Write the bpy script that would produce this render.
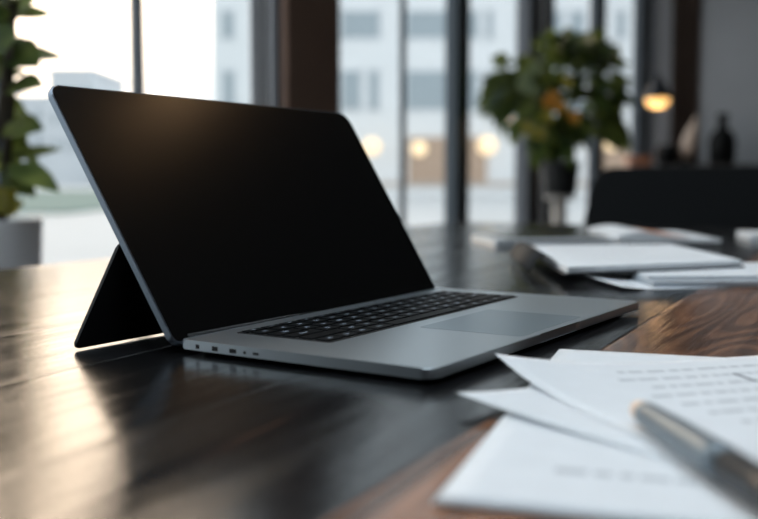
import bpy, bmesh, math, random
from mathutils import Vector, Matrix

scene = bpy.context.scene
COL = scene.collection
for _o in list(bpy.data.objects):
    bpy.data.objects.remove(_o)
random.seed(7)

# ------------------------------------------------------------------ camera
TZ = 0.75                       # table top height
CAM_H = 0.113                   # camera above the table top
F_PX, PITCH = 992.37, 0.08227
cam = bpy.data.cameras.new('camera')
cam_o = bpy.data.objects.new('camera', cam)
COL.objects.link(cam_o)
cam_o.location = (0, 0, TZ + CAM_H)
cam_o.rotation_euler = (math.pi / 2 - PITCH, 0, 0)
cam.sensor_width = 36.0
cam.lens = F_PX / 758 * 36.0
cam.clip_start = 0.02
cam.clip_end = 1000
cam.dof.use_dof = True
cam.dof.focus_distance = 0.70
cam.dof.aperture_fstop = 4.6
scene.camera = cam_o

# ------------------------------------------------------------------ world / light / exposure
world = bpy.data.worlds.new('sky')
scene.world = world
world.use_nodes = True
wn, wl_ = world.node_tree.nodes, world.node_tree.links
wn.clear()
w_out = wn.new('ShaderNodeOutputWorld')
w_bg = wn.new('ShaderNodeBackground')
w_tc = wn.new('ShaderNodeTexCoord')
w_dot = wn.new('ShaderNodeVectorMath'); w_dot.operation = 'DOT_PRODUCT'
gd = Vector((-0.50, 1.0, 0.42)).normalized()
w_dot.inputs[1].default_value = gd
w_nrm = wn.new('ShaderNodeVectorMath'); w_nrm.operation = 'NORMALIZE'
w_r = wn.new('ShaderNodeValToRGB')
w_r.color_ramp.interpolation = 'EASE'
w_r.color_ramp.elements[0].position = 0.905
w_r.color_ramp.elements[0].color = (0, 0, 0, 1)
w_r.color_ramp.elements[1].position = 1.0
w_r.color_ramp.elements[1].color = (1, 1, 1, 1)
w_mix = wn.new('ShaderNodeMixRGB')
w_mix.inputs[1].default_value = (1.20, 1.24, 1.27, 1)     # pale overcast blue
w_mix.inputs[2].default_value = (6.2, 4.6, 3.35, 1)      # low warm sun glow
wl_.new(w_tc.outputs['Generated'], w_nrm.inputs[0])
wl_.new(w_nrm.outputs[0], w_dot.inputs[0])
wl_.new(w_dot.outputs['Value'], w_r.inputs[0])
wl_.new(w_r.outputs[0], w_mix.inputs[0])
wl_.new(w_mix.outputs[0], w_bg.inputs[0])
w_bg.inputs[1].default_value = 1.15
wl_.new(w_bg.outputs[0], w_out.inputs[0])

T = Vector((0.4505, 0.8928, 0)); N = Vector((0.8928, -0.4505, 0))
def RP(s, r, z=0.0):
    """room coordinates: s along the window wall, r away from it"""
    return T * s + N * r + Vector((0, 0, z))

# daylight through the window bay beside and behind the viewer
la = bpy.data.lights.new('daylight_side_window', 'AREA')
la.shape = 'RECTANGLE'; la.size = 1.8; la.size_y = 2.5
la.energy = 9; la.color = (0.74, 0.88, 1.0)
lo = bpy.data.objects.new('daylight_side_window', la); COL.objects.link(lo)
lo.location = RP(.1, -2.25, 1.75)
lo.rotation_euler = ((RP(0.2, 0.4, 0.75) - lo.location).to_track_quat('-Z', 'Y')).to_euler()

scene.view_settings.view_transform = 'Standard'
scene.view_settings.look = 'None'
scene.view_settings.gamma = 1.0
scene.view_settings.use_curve_mapping = False
scene.view_settings.exposure = 0.0

# ------------------------------------------------------------------ layout helpers
def at(x, y, z):
    """point at height z above the table top seen at photo pixel x, y"""
    c, s = math.cos(PITCH), math.sin(PITCH)
    a = (x - 379) / F_PX; b = -(y - 259.5) / F_PX
    r = Vector((a, c + b * s, -s + b * c))
    t = (z - CAM_H) / r.z
    return Vector((0, 0, TZ + CAM_H)) + r * t

def at_d(x, y, d):
    """point at depth d (along +Y)"""
    c, s = math.cos(PITCH), math.sin(PITCH)
    a = (x - 379) / F_PX; b = -(y - 259.5) / F_PX
    r = Vector((a, c + b * s, -s + b * c))
    return Vector((0, 0, TZ + CAM_H)) + r * (d / r.y)

WR = -1.9
def S(x, r=WR):
    a = (x - 379) / F_PX
    return -r * (T.x * a + T.y) / (-N.y - N.x * a)

# ------------------------------------------------------------------ materials
def mat(name, col, rough=0.5, metal=0.0, spec=0.5, coat=0.0, noise=0.0, nscale=20.0, emit=None, es=1.0, bump=0.0, bscale=200.0,
        coat_rough=0.1, trans=0.0):
    m = bpy.data.materials.new(name); m.use_nodes = True
    nt = m.node_tree; b = nt.nodes['Principled BSDF']
    b.inputs['Base Color'].default_value = (*col, 1)
    b.inputs['Roughness'].default_value = rough
    b.inputs['Metallic'].default_value = metal
    b.inputs['Specular IOR Level'].default_value = spec
    b.inputs['Coat Weight'].default_value = coat
    b.inputs['Coat Roughness'].default_value = coat_rough
    tc = nt.nodes.new('ShaderNodeTexCoord')
    if noise > 0:
        n = nt.nodes.new('ShaderNodeTexNoise'); n.inputs['Scale'].default_value = nscale; n.inputs['Detail'].default_value = 4
        nt.links.new(tc.outputs['Object'], n.inputs['Vector'])
        r = nt.nodes.new('ShaderNodeMapRange')
        r.inputs['From Min'].default_value = 0.3; r.inputs['From Max'].default_value = 0.7
        r.inputs['To Min'].default_value = 1 - noise; r.inputs['To Max'].default_value = 1 + noise
        nt.links.new(n.outputs['Fac'], r.inputs['Value'])
        mx = nt.nodes.new('ShaderNodeVectorMath'); mx.operation = 'SCALE'
        mx.inputs[0].default_value = col
        nt.links.new(r.outputs[0], mx.inputs['Scale'])
        nt.links.new(mx.outputs[0], b.inputs['Base Color'])
    if bump > 0:
        n2 = nt.nodes.new('ShaderNodeTexNoise'); n2.inputs['Scale'].default_value = bscale
        nt.links.new(tc.outputs['Object'], n2.inputs['Vector'])
        bp = nt.nodes.new('ShaderNodeBump'); bp.inputs['Strength'].default_value = bump; bp.inputs['Distance'].default_value = 0.001
        nt.links.new(n2.outputs['Fac'], bp.inputs['Height'])
        nt.links.new(bp.outputs[0], b.inputs['Normal'])
    if emit:
        b.inputs['Emission Color'].default_value = (*emit, 1)
        b.inputs['Emission Strength'].default_value = es
    return m

def leaf_mat(name, c1, c2, transl=0.35):
    m = bpy.data.materials.new(name); m.use_nodes = True
    nt = m.node_tree; b = nt.nodes['Principled BSDF']; out = nt.nodes['Material Output']
    tc = nt.nodes.new('ShaderNodeTexCoord')
    n = nt.nodes.new('ShaderNodeTexNoise'); n.inputs['Scale'].default_value = 9
    nt.links.new(tc.outputs['Object'], n.inputs['Vector'])
    cr = nt.nodes.new('ShaderNodeValToRGB')
    cr.color_ramp.elements[0].position = 0.35; cr.color_ramp.elements[0].color = (*c1, 1)
    cr.color_ramp.elements[1].position = 0.68; cr.color_ramp.elements[1].color = (*c2, 1)
    nt.links.new(n.outputs['Fac'], cr.inputs[0])
    nt.links.new(cr.outputs[0], b.inputs['Base Color'])
    b.inputs['Roughness'].default_value = 0.4
    t = nt.nodes.new('ShaderNodeBsdfTranslucent')
    nt.links.new(cr.outputs[0], t.inputs['Color'])
    mx = nt.nodes.new('ShaderNodeMixShader'); mx.inputs[0].default_value = transl
    nt.links.new(b.outputs[0], mx.inputs[1]); nt.links.new(t.outputs[0], mx.inputs[2])
    nt.links.new(mx.outputs[0], out.inputs[0])
    return m

def glass_mat():
    m = bpy.data.materials.new('window_glass'); m.use_nodes = True
    nt = m.node_tree; nt.nodes.remove(nt.nodes['Principled BSDF']); out = nt.nodes['Material Output']
    tr = nt.nodes.new('ShaderNodeBsdfTransparent'); tr.inputs[0].default_value = (0.93, 0.96, 0.97, 1)
    gl = nt.nodes.new('ShaderNodeBsdfGlossy'); gl.inputs['Roughness'].default_value = 0.0
    lw = nt.nodes.new('ShaderNodeLayerWeight'); lw.inputs['Blend'].default_value = 0.5
    pw = nt.nodes.new('ShaderNodeMath'); pw.operation = 'POWER'; pw.inputs[1].default_value = 5.0
    fr = nt.nodes.new('ShaderNodeMath'); fr.operation = 'MULTIPLY_ADD'; fr.inputs[1].default_value = 0.15; fr.inputs[2].default_value = 0.03
    nt.links.new(lw.outputs['Facing'], pw.inputs[0]); nt.links.new(pw.outputs[0], fr.inputs[0])
    mx = nt.nodes.new('ShaderNodeMixShader')
    nt.links.new(fr.outputs[0], mx.inputs[0]); nt.links.new(tr.outputs[0], mx.inputs[1]); nt.links.new(gl.outputs[0], mx.inputs[2])
    nt.links.new(mx.outputs[0], out.inputs[0])
    return m

def wood_mat():
    m = bpy.data.materials.new('walnut_planks'); m.use_nodes = True
    nt = m.node_tree; L = nt.links; b = nt.nodes['Principled BSDF']
    def nd(t, **k):
        x = nt.nodes.new(t)
        for a, v in k.items(): setattr(x, a, v)
        return x
    def math_(op, a, bb=None):
        x = nd('ShaderNodeMath', operation=op)
        for i, v in enumerate((a, bb)):
            if v is None: continue
            if isinstance(v, (int, float)): x.inputs[i].default_value = v
            else: L.new(v, x.inputs[i])
        return x.outputs[0]
    tc = nd('ShaderNodeTexCoord'); sp = nd('ShaderNodeSeparateXYZ'); L.new(tc.outputs['Object'], sp.inputs[0])
    X, Y = sp.outputs[0], sp.outputs[1]
    PW = 0.132
    yy = math_('DIVIDE', math_('SUBTRACT', Y, 0.161), PW)
    pid = math_('FLOOR', yy)
    fr = math_('FRACT', yy)
    wn1 = nd('ShaderNodeTexWhiteNoise', noise_dimensions='1D'); L.new(pid, wn1.inputs['W'])
    off = math_('MULTIPLY', wn1.outputs['Value'], 17.0)
    # long streaks
    cv = nd('ShaderNodeCombineXYZ')
    L.new(math_('ADD', math_('MULTIPLY', X, 2.2), off), cv.inputs[0]); L.new(math_('MULTIPLY', Y, 48.0), cv.inputs[1]); L.new(off, cv.inputs[2])
    n1 = nd('ShaderNodeTexNoise'); n1.inputs['Scale'].default_value = 1.0; n1.inputs['Detail'].default_value = 5; n1.inputs['Roughness'].default_value = 0.6
    L.new(cv.outputs[0], n1.inputs['Vector'])
    # flowing growth rings (cathedral figure)
    cv2 = nd('ShaderNodeCombineXYZ')
    L.new(math_('ADD', math_('MULTIPLY', X, 1.0), off), cv2.inputs[0]); L.new(math_('MULTIPLY', Y, 7.5), cv2.inputs[1]); L.new(off, cv2.inputs[2])
    n2 = nd('ShaderNodeTexNoise'); n2.inputs['Scale'].default_value = 1.6; n2.inputs['Detail'].default_value = 1.2; n2.inputs['Roughness'].default_value = 0.4
    L.new(cv2.outputs[0], n2.inputs['Vector'])
    ring = math_('SINE', math_('MULTIPLY', n2.outputs['Fac'], 150.0))
    ring = math_('MULTIPLY', math_('ADD', ring, 1.0), 0.5)
    ring = math_('POWER', ring, 1.6)
    # fine fibres
    cv3 = nd('ShaderNodeCombineXYZ')
    L.new(math_('MULTIPLY', X, 14.0), cv3.inputs[0]); L.new(math_('MULTIPLY', Y, 420.0), cv3.inputs[1])
    n3 = nd('ShaderNodeTexNoise'); n3.inputs['Scale'].default_value = 1.0; n3.inputs['Detail'].default_value = 2
    L.new(cv3.outputs[0], n3.inputs['Vector'])
    # plank tone, the planks beside the papers are the redder ones
    wn2 = nd('ShaderNodeTexWhiteNoise', noise_dimensions='1D'); L.new(math_('ADD', pid, 31.7), wn2.inputs['W'])
    near = nd('ShaderNodeMapRange'); near.inputs['From Min'].default_value = -0.5; near.inputs['From Max'].default_value = 0.2
    near.inputs['To Min'].default_value = 0.58; near.inputs['To Max'].default_value = -0.16; L.new(pid, near.inputs['Value'])
    tone = math_('ADD', math_('MULTIPLY', wn2.outputs['Value'], 0.20), near.outputs[0])
    tone = math_('ADD', tone, math_('MULTIPLY', math_('COMPARE', pid, 2.0), 0.30))
    g = math_('ADD', math_('MULTIPLY', n1.outputs['Fac'], 0.75), math_('MULTIPLY', math_('SUBTRACT', ring, 0.35), 0.20))
    g = math_('ADD', g, math_('MULTIPLY', n3.outputs['Fac'], 0.18))
    g = math_('ADD', math_('SUBTRACT', g, 0.52), tone)
    cr = nd('ShaderNodeValToRGB')
    e = cr.color_ramp.elements
    e[0].position = 0.0; e[0].color = (0.007, 0.007, 0.0075, 1)
    e[1].position = 1.0; e[1].color = (0.40, 0.185, 0.095, 1)
    k = e.new(0.35); k.color = (0.012, 0.012, 0.0135, 1)
    k = e.new(0.62); k.color = (0.130, 0.062, 0.036, 1)
    L.new(g, cr.inputs[0])
    # seams
    seam = math_('MINIMUM', fr, math_('SUBTRACT', 1.0, fr))
    sm = nd('ShaderNodeMapRange'); sm.inputs['From Min'].default_value = 0.0; sm.inputs['From Max'].default_value = 0.012
    sm.inputs['To Min'].default_value = 0.25; sm.inputs['To Max'].default_value = 1.0; L.new(seam, sm.inputs['Value'])
    sc = nd('ShaderNodeVectorMath', operation='SCALE'); L.new(cr.outputs[0], sc.inputs[0]); L.new(sm.outputs[0], sc.inputs['Scale'])
    L.new(sc.outputs[0], b.inputs['Base Color'])
    rr = nd('ShaderNodeMapRange'); rr.inputs['From Min'].default_value = 0.3; rr.inputs['From Max'].default_value = 0.7; rr.inputs['To Min'].default_value = 0.24; rr.inputs['To Max'].default_value = 0.11
    L.new(n1.outputs['Fac'], rr.inputs['Value']); L.new(rr.outputs[0], b.inputs['Roughness'])
    b.inputs['Specular IOR Level'].default_value = 0.45
    bp = nd('ShaderNodeBump'); bp.inputs['Strength'].default_value = 0.45; bp.inputs['Distance'].default_value = 0.0008
    hh = math_('ADD', math_('MULTIPLY', n1.outputs['Fac'], 0.6), math_('MULTIPLY', n3.outputs['Fac'], 0.5))
    L.new(math_('MULTIPLY', hh, sm.outputs[0]), bp.inputs['Height']); L.new(bp.outputs[0], b.inputs['Normal'])
    return m

M = {}
M['wood'] = wood_mat()
M['alu'] = mat('space_grey_aluminium', (0.56, 0.62, 0.66), 0.33, 0.93, bump=0.03, bscale=900)
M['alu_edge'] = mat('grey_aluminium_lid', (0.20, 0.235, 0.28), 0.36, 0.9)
M['screen'] = mat('black_screen_glass', (0.004, 0.004, 0.004), 0.24, 0, 0.30)
M['key'] = mat('black_keycap', (0.004, 0.005, 0.006), 0.5, 0, 0.12)
M['keywell'] = mat('keyboard_black_well', (0.006, 0.006, 0.007), 0.6)
M['legend'] = mat('key_legend_grey', (0.20, 0.23, 0.27), 0.5)
M['pad'] = mat('trackpad_glass', (0.27, 0.33, 0.37), 0.30, 0.6)
M['port'] = mat('port_black', (0.005, 0.005, 0.006), 0.4)
M['rubber'] = mat('black_rubber', (0.01, 0.01, 0.01), 0.8)
M['stand'] = mat('black_matt_stand', (0.010, 0.010, 0.011), 0.55)
M['paper'] = mat('white_paper', (0.80, 0.83, 0.86), 0.75, 0, 0.3, noise=0.02, nscale=60)
M['ink'] = mat('faded_grey_print', (0.55, 0.58, 0.61), 0.8)
M['ink_dark'] = mat('dark_ink', (0.12, 0.14, 0.17), 0.8)
M['pen'] = mat('gunmetal_pen', (0.19, 0.225, 0.25), 0.40, 0.30)
M['pen_dark'] = mat('black_pen_clip', (0.012, 0.014, 0.017), 0.35, 0.3)
M['copper'] = mat('copper_tip', (0.98, 0.74, 0.58), 0.4, 0.0)
M['frame'] = mat('dark_slate_frame', (0.060, 0.080, 0.098), 0.45, 0.2)
M['frame_lt'] = mat('grey_slate_frame', (0.12, 0.135, 0.155), 0.5, 0.1)
M['mullion'] = mat('pale_grey_mullion', (0.40, 0.43, 0.46), 0.5)
M['column'] = mat('dark_brown_panel', (0.17, 0.105, 0.075), 0.7, noise=0.12, nscale=3)
M['glass'] = glass_mat()
M['wall'] = mat('grey_plaster', (0.55, 0.57, 0.60), 0.85, noise=0.05, nscale=2)
M['wall_dark'] = mat('dark_brown_wall', (0.085, 0.07, 0.06), 0.8, noise=0.08, nscale=3)
M['ceil'] = mat('dark_ceiling', (0.06, 0.06, 0.065), 0.9, noise=0.05, nscale=3)
M['floor'] = mat('grey_floor', (0.10, 0.10, 0.105), 0.5, noise=0.15, nscale=3)
M['curtain'] = mat('brown_curtain', (0.26, 0.20, 0.17), 0.9, noise=0.1, nscale=8)
M['chair'] = mat('black_chair_fabric', (0.004, 0.005, 0.006), 0.8, 0, 0.2, bump=0.2, bscale=700)
M['chair_metal'] = mat('dark_chair_metal', (0.03, 0.03, 0.035), 0.4, 0.7)
M['white_pot'] = mat('white_planter', (0.88, 0.88, 0.89), 0.5)
M['black_pot'] = mat('black_planter', (0.012, 0.013, 0.014), 0.5)
M['soil'] = mat('soil', (0.03, 0.02, 0.015), 0.95, noise=0.3, nscale=60)
M['stem'] = mat('brown_stem', (0.055, 0.042, 0.028), 0.8, noise=0.2, nscale=30)
M['leaf'] = leaf_mat('dark_green_leaf', (0.060, 0.095, 0.025), (0.25, 0.30, 0.07), 0.5)
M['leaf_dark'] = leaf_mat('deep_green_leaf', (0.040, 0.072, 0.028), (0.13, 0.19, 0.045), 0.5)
M['leaf_yel'] = leaf_mat('yellow_green_leaf', (0.24, 0.22, 0.02), (0.38, 0.32, 0.03), 0.45)
M['leaf_or'] = leaf_mat('orange_leaf', (0.60, 0.26, 0.03), (0.75, 0.36, 0.04), 0.45)
M['leaf_pale'] = leaf_mat('pale_green_leaf', (0.16, 0.22, 0.10), (0.28, 0.34, 0.18), 0.4)
M['post'] = mat('pale_post', (0.50, 0.46, 0.42), 0.6)
M['shade'] = mat('dark_lamp_shade', (0.035, 0.04, 0.05), 0.45, 0.3)
M['bulb'] = mat('glowing_diffuser', (1.0, 0.75, 0.4), 0.5, emit=(1.0, 0.55, 0.18), es=1.9)
M['bulb2'] = mat('glowing_bulb', (1.0, 0.8, 0.5), 0.5, emit=(1.0, 0.62, 0.30), es=5.0)
M['sideboard'] = mat('dark_sideboard', (0.030, 0.026, 0.025), 0.5, noise=0.2, nscale=6)
M['vase'] = mat('black_vase', (0.004, 0.0045, 0.005), 0.6, 0, 0.2)
M['tan'] = mat('tan_ceramic', (0.72, 0.55, 0.44), 0.6)
M['copper_box'] = mat('copper_box', (0.42, 0.17, 0.09), 0.5)
M['facade'] = mat('white_facade', (0.80, 0.82, 0.84), 0.8, noise=0.03, nscale=0.5)
M['facade_warm'] = mat('sand_facade', (0.52, 0.45, 0.40), 0.8, noise=0.08, nscale=0.6)
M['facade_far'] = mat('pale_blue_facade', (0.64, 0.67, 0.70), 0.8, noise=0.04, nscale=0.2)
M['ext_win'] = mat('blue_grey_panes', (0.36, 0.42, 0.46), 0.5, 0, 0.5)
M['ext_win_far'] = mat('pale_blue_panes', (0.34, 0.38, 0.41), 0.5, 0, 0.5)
M['ext_lamp'] = mat('warm_shop_lamp', (1, 0.8, 0.5), 0.5, emit=(1.0, 0.66, 0.38), es=1.05)
M['shopwin'] = mat('lit_shop_panes', (0.30, 0.24, 0.20), 0.4, emit=(1.0, 0.62, 0.36), es=0.18)
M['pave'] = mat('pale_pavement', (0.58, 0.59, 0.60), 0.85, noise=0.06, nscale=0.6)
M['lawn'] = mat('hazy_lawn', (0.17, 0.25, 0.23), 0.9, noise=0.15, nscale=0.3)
M['nb_cover'] = mat('charcoal_notebook_cover', (0.03, 0.034, 0.042), 0.5)
M['folder'] = mat('grey_blue_folder', (0.42, 0.46, 0.50), 0.6)
M['silver'] = mat('silver_tablet_body', (0.62, 0.66, 0.70), 0.4, 0.4)
M['dark_glass'] = mat('dark_tablet_glass', (0.012, 0.016, 0.013), 0.22)
M['orange_print'] = mat('orange_print', (0.72, 0.32, 0.18), 0.6)

# ------------------------------------------------------------------ object helpers
def link(name, bm, m, parent=None, smooth=False, loc=None):
    bmesh.ops.recalc_face_normals(bm, faces=bm.faces[:])
    me = bpy.data.meshes.new(name)
    bm.to_mesh(me); bm.free()
    if m is not None: me.materials.append(m)
    if smooth:
        for p in me.polygons: p.use_smooth = True
    o = bpy.data.objects.new(name, me); COL.objects.link(o)
    if parent is not None: o.parent = parent
    if loc is not None: o.location = loc
    return o

def tag(o, label, cat, group=None, kind=None):
    o['label'] = label; o['category'] = cat
    if group: o['group'] = group
    if kind: o['kind'] = kind
    return o

def empty(name, loc, rz=0.0):
    o = bpy.data.objects.new(name, None); COL.objects.link(o)
    o.location = loc; o.rotation_euler = (0, 0, rz); o.empty_display_size = 0.05
    return o

def structure(o):
    o['kind'] = 'structure'; return o

def add_box(bm, lo, hi, bevel=0.0, seg=2, mtx=None):
    lo, hi = Vector(lo), Vector(hi)
    c = (lo + hi) / 2; d = hi - lo
    r = bmesh.ops.create_cube(bm, size=1.0)
    vs = r['verts']
    for v in vs: v.co = Vector((v.co.x * d.x + c.x, v.co.y * d.y + c.y, v.co.z * d.z + c.z))
    if bevel > 0:
        es = list({e for v in vs for e in v.link_edges})
        rb = bmesh.ops.bevel(bm, geom=es, offset=bevel, segments=seg, affect='EDGES', profile=0.5)
        vs = list({v for f in rb['faces'] for v in f.verts} | {v for v in vs if v.is_valid})
    if mtx is not None:
        for v in vs: v.co = mtx @ v.co
    return vs

def round_poly(pts, rad, seg=6):
    """2-D polygon with rounded corners; rad a number or one per corner"""
    out = []
    n = len(pts)
    for i in range(n):
        p0, p1, p2 = Vector(pts[i - 1]), Vector(pts[i]), Vector(pts[(i + 1) % n])
        r = rad[i] if isinstance(rad, (list, tuple)) else rad
        if r <= 0: out.append(p1.copy()); continue
        a = (p0 - p1).normalized(); b = (p2 - p1).normalized()
        ang = a.angle(b); d = r / math.tan(ang / 2)
        c = p1 + (a + b).normalized() * (r / math.sin(ang / 2))
        s, e = p1 + a * d, p1 + b * d
        a0 = math.atan2((s - c).y, (s - c).x); a1 = math.atan2((e - c).y, (e - c).x)
        da = a1 - a0
        while da > math.pi: da -= 2 * math.pi
        while da < -math.pi: da += 2 * math.pi
        for k in range(seg + 1):
            t = a0 + da * k / seg
            out.append(c + Vector((math.cos(t), math.sin(t))) * r)
    return out

def prism(bm, pts2, z0, z1, bevel=0.0, seg=2, mtx=None):
    bot = [bm.verts.new((p[0], p[1], z0)) for p in pts2]
    top = [bm.verts.new((p[0], p[1], z1)) for p in pts2]
    n = len(pts2)
    fb = bm.faces.new(bot[::-1]); ft = bm.faces.new(top)
    for i in range(n):
        bm.faces.new((bot[i], bot[(i + 1) % n], top[(i + 1) % n], top[i]))
    vs = bot + top
    if bevel > 0:
        es = list(fb.edges) + list(ft.edges)
        rb = bmesh.ops.bevel(bm, geom=es, offset=bevel, segments=seg, affect='EDGES', profile=0.5)
        vs = list({v for f in rb['faces'] for v in f.verts} | {v for v in vs if v.is_valid})
    if mtx is not None:
        for v in vs: v.co = mtx @ v.co
    return vs

def lathe(bm, prof, seg=32, mtx=None, cap=True):
    """prof: list of (radius, z)"""
    rings = []
    for r, z in prof:
        rings.append([bm.verts.new((r * math.cos(2 * math.pi * k / seg), r * math.sin(2 * math.pi * k / seg), z)) for k in range(seg)])
    for a, b in zip(rings, rings[1:]):
        for k in range(seg):
            bm.faces.new((a[k], a[(k + 1) % seg], b[(k + 1) % seg], b[k]))
    if cap:
        bm.faces.new(rings[0][::-1]); bm.faces.new(rings[-1])
    if mtx is not None:
        for ring in rings:
            for v in ring: v.co = mtx @ v.co

def tube(bm, pts, rad, seg=8):
    pts = [Vector(p) for p in pts]
    rs = rad if isinstance(rad, (list, tuple)) else [rad] * len(pts)
    rings = []
    up = Vector((0, 0, 1))
    for i, p in enumerate(pts):
        d = (pts[min(i + 1, len(pts) - 1)] - pts[max(i - 1, 0)]).normalized()
        x = d.cross(up)
        if x.length < 1e-4: x = d.cross(Vector((1, 0, 0)))
        x.normalize(); y = d.cross(x)
        rings.append([bm.verts.new(p + (x * math.cos(2 * math.pi * k / seg) + y * math.sin(2 * math.pi * k / seg)) * rs[i]) for k in range(seg)])
    for a, b in zip(rings, rings[1:]):
        for k in range(seg):
            bm.faces.new((a[k], a[(k + 1) % seg], b[(k + 1) % seg], b[k]))
    bm.faces.new(rings[0][::-1]); bm.faces.new(rings[-1])

RA = math.atan2(T.y, T.x)                    # room direction of the table's length
RM = Matrix.Rotation(RA, 4, 'Z')             # local x along T, local y = -r

# ------------------------------------------------------------------ room shell
S_END, S_NEAR, R_RIGHT, H_CEIL = 9.15, -3.0, 3.6, 3.0
def room_box(name, s0, s1, r0, r1, z0, z1, m, bevel=0.0, parent=None):
    bm = bmesh.new()
    add_box(bm, (s0, -r1, z0), (s1, -r0, z1), bevel)
    o = link(name, bm, m, parent)
    if parent is None: o.rotation_euler = (0, 0, RA)
    return o
structure(room_box('floor', S_NEAR - .2, S_END + .2, WR - .15, R_RIGHT + .2, -0.12, 0.0, M['floor']))
structure(room_box('ceiling', S_NEAR - .2, S_END + .2, WR - .15, R_RIGHT + .2, H_CEIL, H_CEIL + .12, M['ceil']))
structure(room_box('wall_far', S_END, S_END + .2, WR - .15, R_RIGHT + .2, 0, H_CEIL, M['wall']))
structure(room_box('wall_right', S_NEAR, S_END, R_RIGHT, R_RIGHT + .2, 0, H_CEIL, M['wall_dark']))
structure(room_box('wall_near', S_NEAR - .2, S_NEAR, WR - .15, R_RIGHT + .2, 0, H_CEIL, M['wall_dark']))
structure(room_box('wall_window_side', S_NEAR, -.9, WR - .15, WR + .05, 0, H_CEIL, M['wall_dark']))  # unseen wall added to block cool side light from the bay
structure(room_box('baseboard_far', S_END - .015, S_END, WR + .1, R_RIGHT, 0, 0.1, M['frame_lt']))

# unseen glowing fill panels, added above the table to brighten the papers
M['led'] = mat('ceiling_panel_glow', (.9, .95, 1), .5, emit=(0.80, 0.91, 1.0), es=6.4)
for s_, r_, lb in ((.05, -.75, 'glowing ceiling panel nearest the window wall, over the near table end'), (-.15, .55, 'glowing ceiling panel farther from the windows, over the near table end'),
                  (1.15, -.10, 'glowing ceiling panel over the middle of the long table')):
    cl = empty('ceiling_light', RP(s_, r_, H_CEIL), RA); tag(cl, lb, 'ceiling light')
    bm = bmesh.new()
    for lo_, hi_ in (((-.63, -.33, -.03), (.63, -.30, 0)), ((-.63, .30, -.03), (.63, .33, 0)), ((-.63, -.30, -.03), (-.60, .30, 0)), ((.60, -.30, -.03), (.63, .30, 0))): add_box(bm, lo_, hi_)
    link('frame', bm, M['frame_lt'], cl)
    bm = bmesh.new(); add_box(bm, (-.599, -.299, -.022), (.599, .299, -.005)); link('diffuser', bm, M['led'], cl)

# window wall: posts and panes
posts = [(-8, 14, 'frame', .10), (133, 148.0, 'mullion', .012), (399, 406, 'frame', .03), (444, 469, 'frame', .08),
         (514, 541, 'frame_lt', .10), (541, 552, 'vase', .08), (586, 603, 'frame', .06), (630, 647, 'frame', .06)]
k = 0
def span(x0, x1, dp):
    """extent along the wall of a post of depth dp that fills photo columns x0..x1"""
    dp = min(dp, 0.45 * (S(x1) - S(x0)) / S(x0) * -WR)
    ra, rb = WR - dp / 2, WR + dp / 2
    return max(S(x0, ra), S(x0, rb)), min(S(x1, ra), S(x1, rb)), ra, rb
for x0, x1, mm, dp in posts:
    k += 1
    a, b, ra, rb = span(x0, x1, dp)
    structure(room_box('trim_%d' % k, a, b, ra, rb, 0.0, H_CEIL, M[mm], 0.002))
k += 1   # stepped grey frame against the column
bm = bmesh.new()
for x0, x1, dp in ((252, 262, .04), (262, 271, .01), (271, 283, .05)):
    a, b, ra, rb = span(x0, x1, dp)
    add_box(bm, (a, -rb, 0), (b, -ra, H_CEIL), .002)
o = structure(link('trim_%d' % k, bm, M['frame_lt'])); o.rotation_euler = (0, 0, RA)
a, b, ra, rb = span(282, 341, .03)
structure(room_box('wall_column', a, b, ra, rb, 0, H_CEIL, M['column'], .004))
structure(room_box('wall_window_end', S(645) + .05, S_END, WR - .15, WR + .06, 0, H_CEIL, M['frame_lt'], .004))
bays = [(-.9, S(-8)), (S(14), S(136)), (S(145), S(251)), (S(340), S(400)), (S(405.5), S(447)), (S(465), S(516)), (S(552), S(585)), (S(598), S(629))]
for i, (a, b) in enumerate(bays, 1):
    bm = bmesh.new()
    add_box(bm, (a, -(WR + .03), 0.0), (b, -(WR - .03), 0.06))
    add_box(bm, (a, -(WR + .03), 2.90), (b, -(WR - .03), H_CEIL))
    f = structure(link('window_%d' % i, bm, M['frame'])); f.rotation_euler = (0, 0, RA)
    bm = bmesh.new(); add_box(bm, (a, -(WR - .002), 0.06), (b, -(WR - .008), 2.90))
    link('pane', bm, M['glass'], f)
# ------------------------------------------------------------------ outside
bm = bmesh.new(); add_box(bm, (-160, -60, -0.5), (160, 300, -0.13))
structure(link('ground', bm, M['pave']))
bm = bmesh.new(); add_box(bm, (-70, 27, -0.12), (-8.5, 75, -0.06))
structure(link('lawn', bm, M['lawn']))

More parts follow.
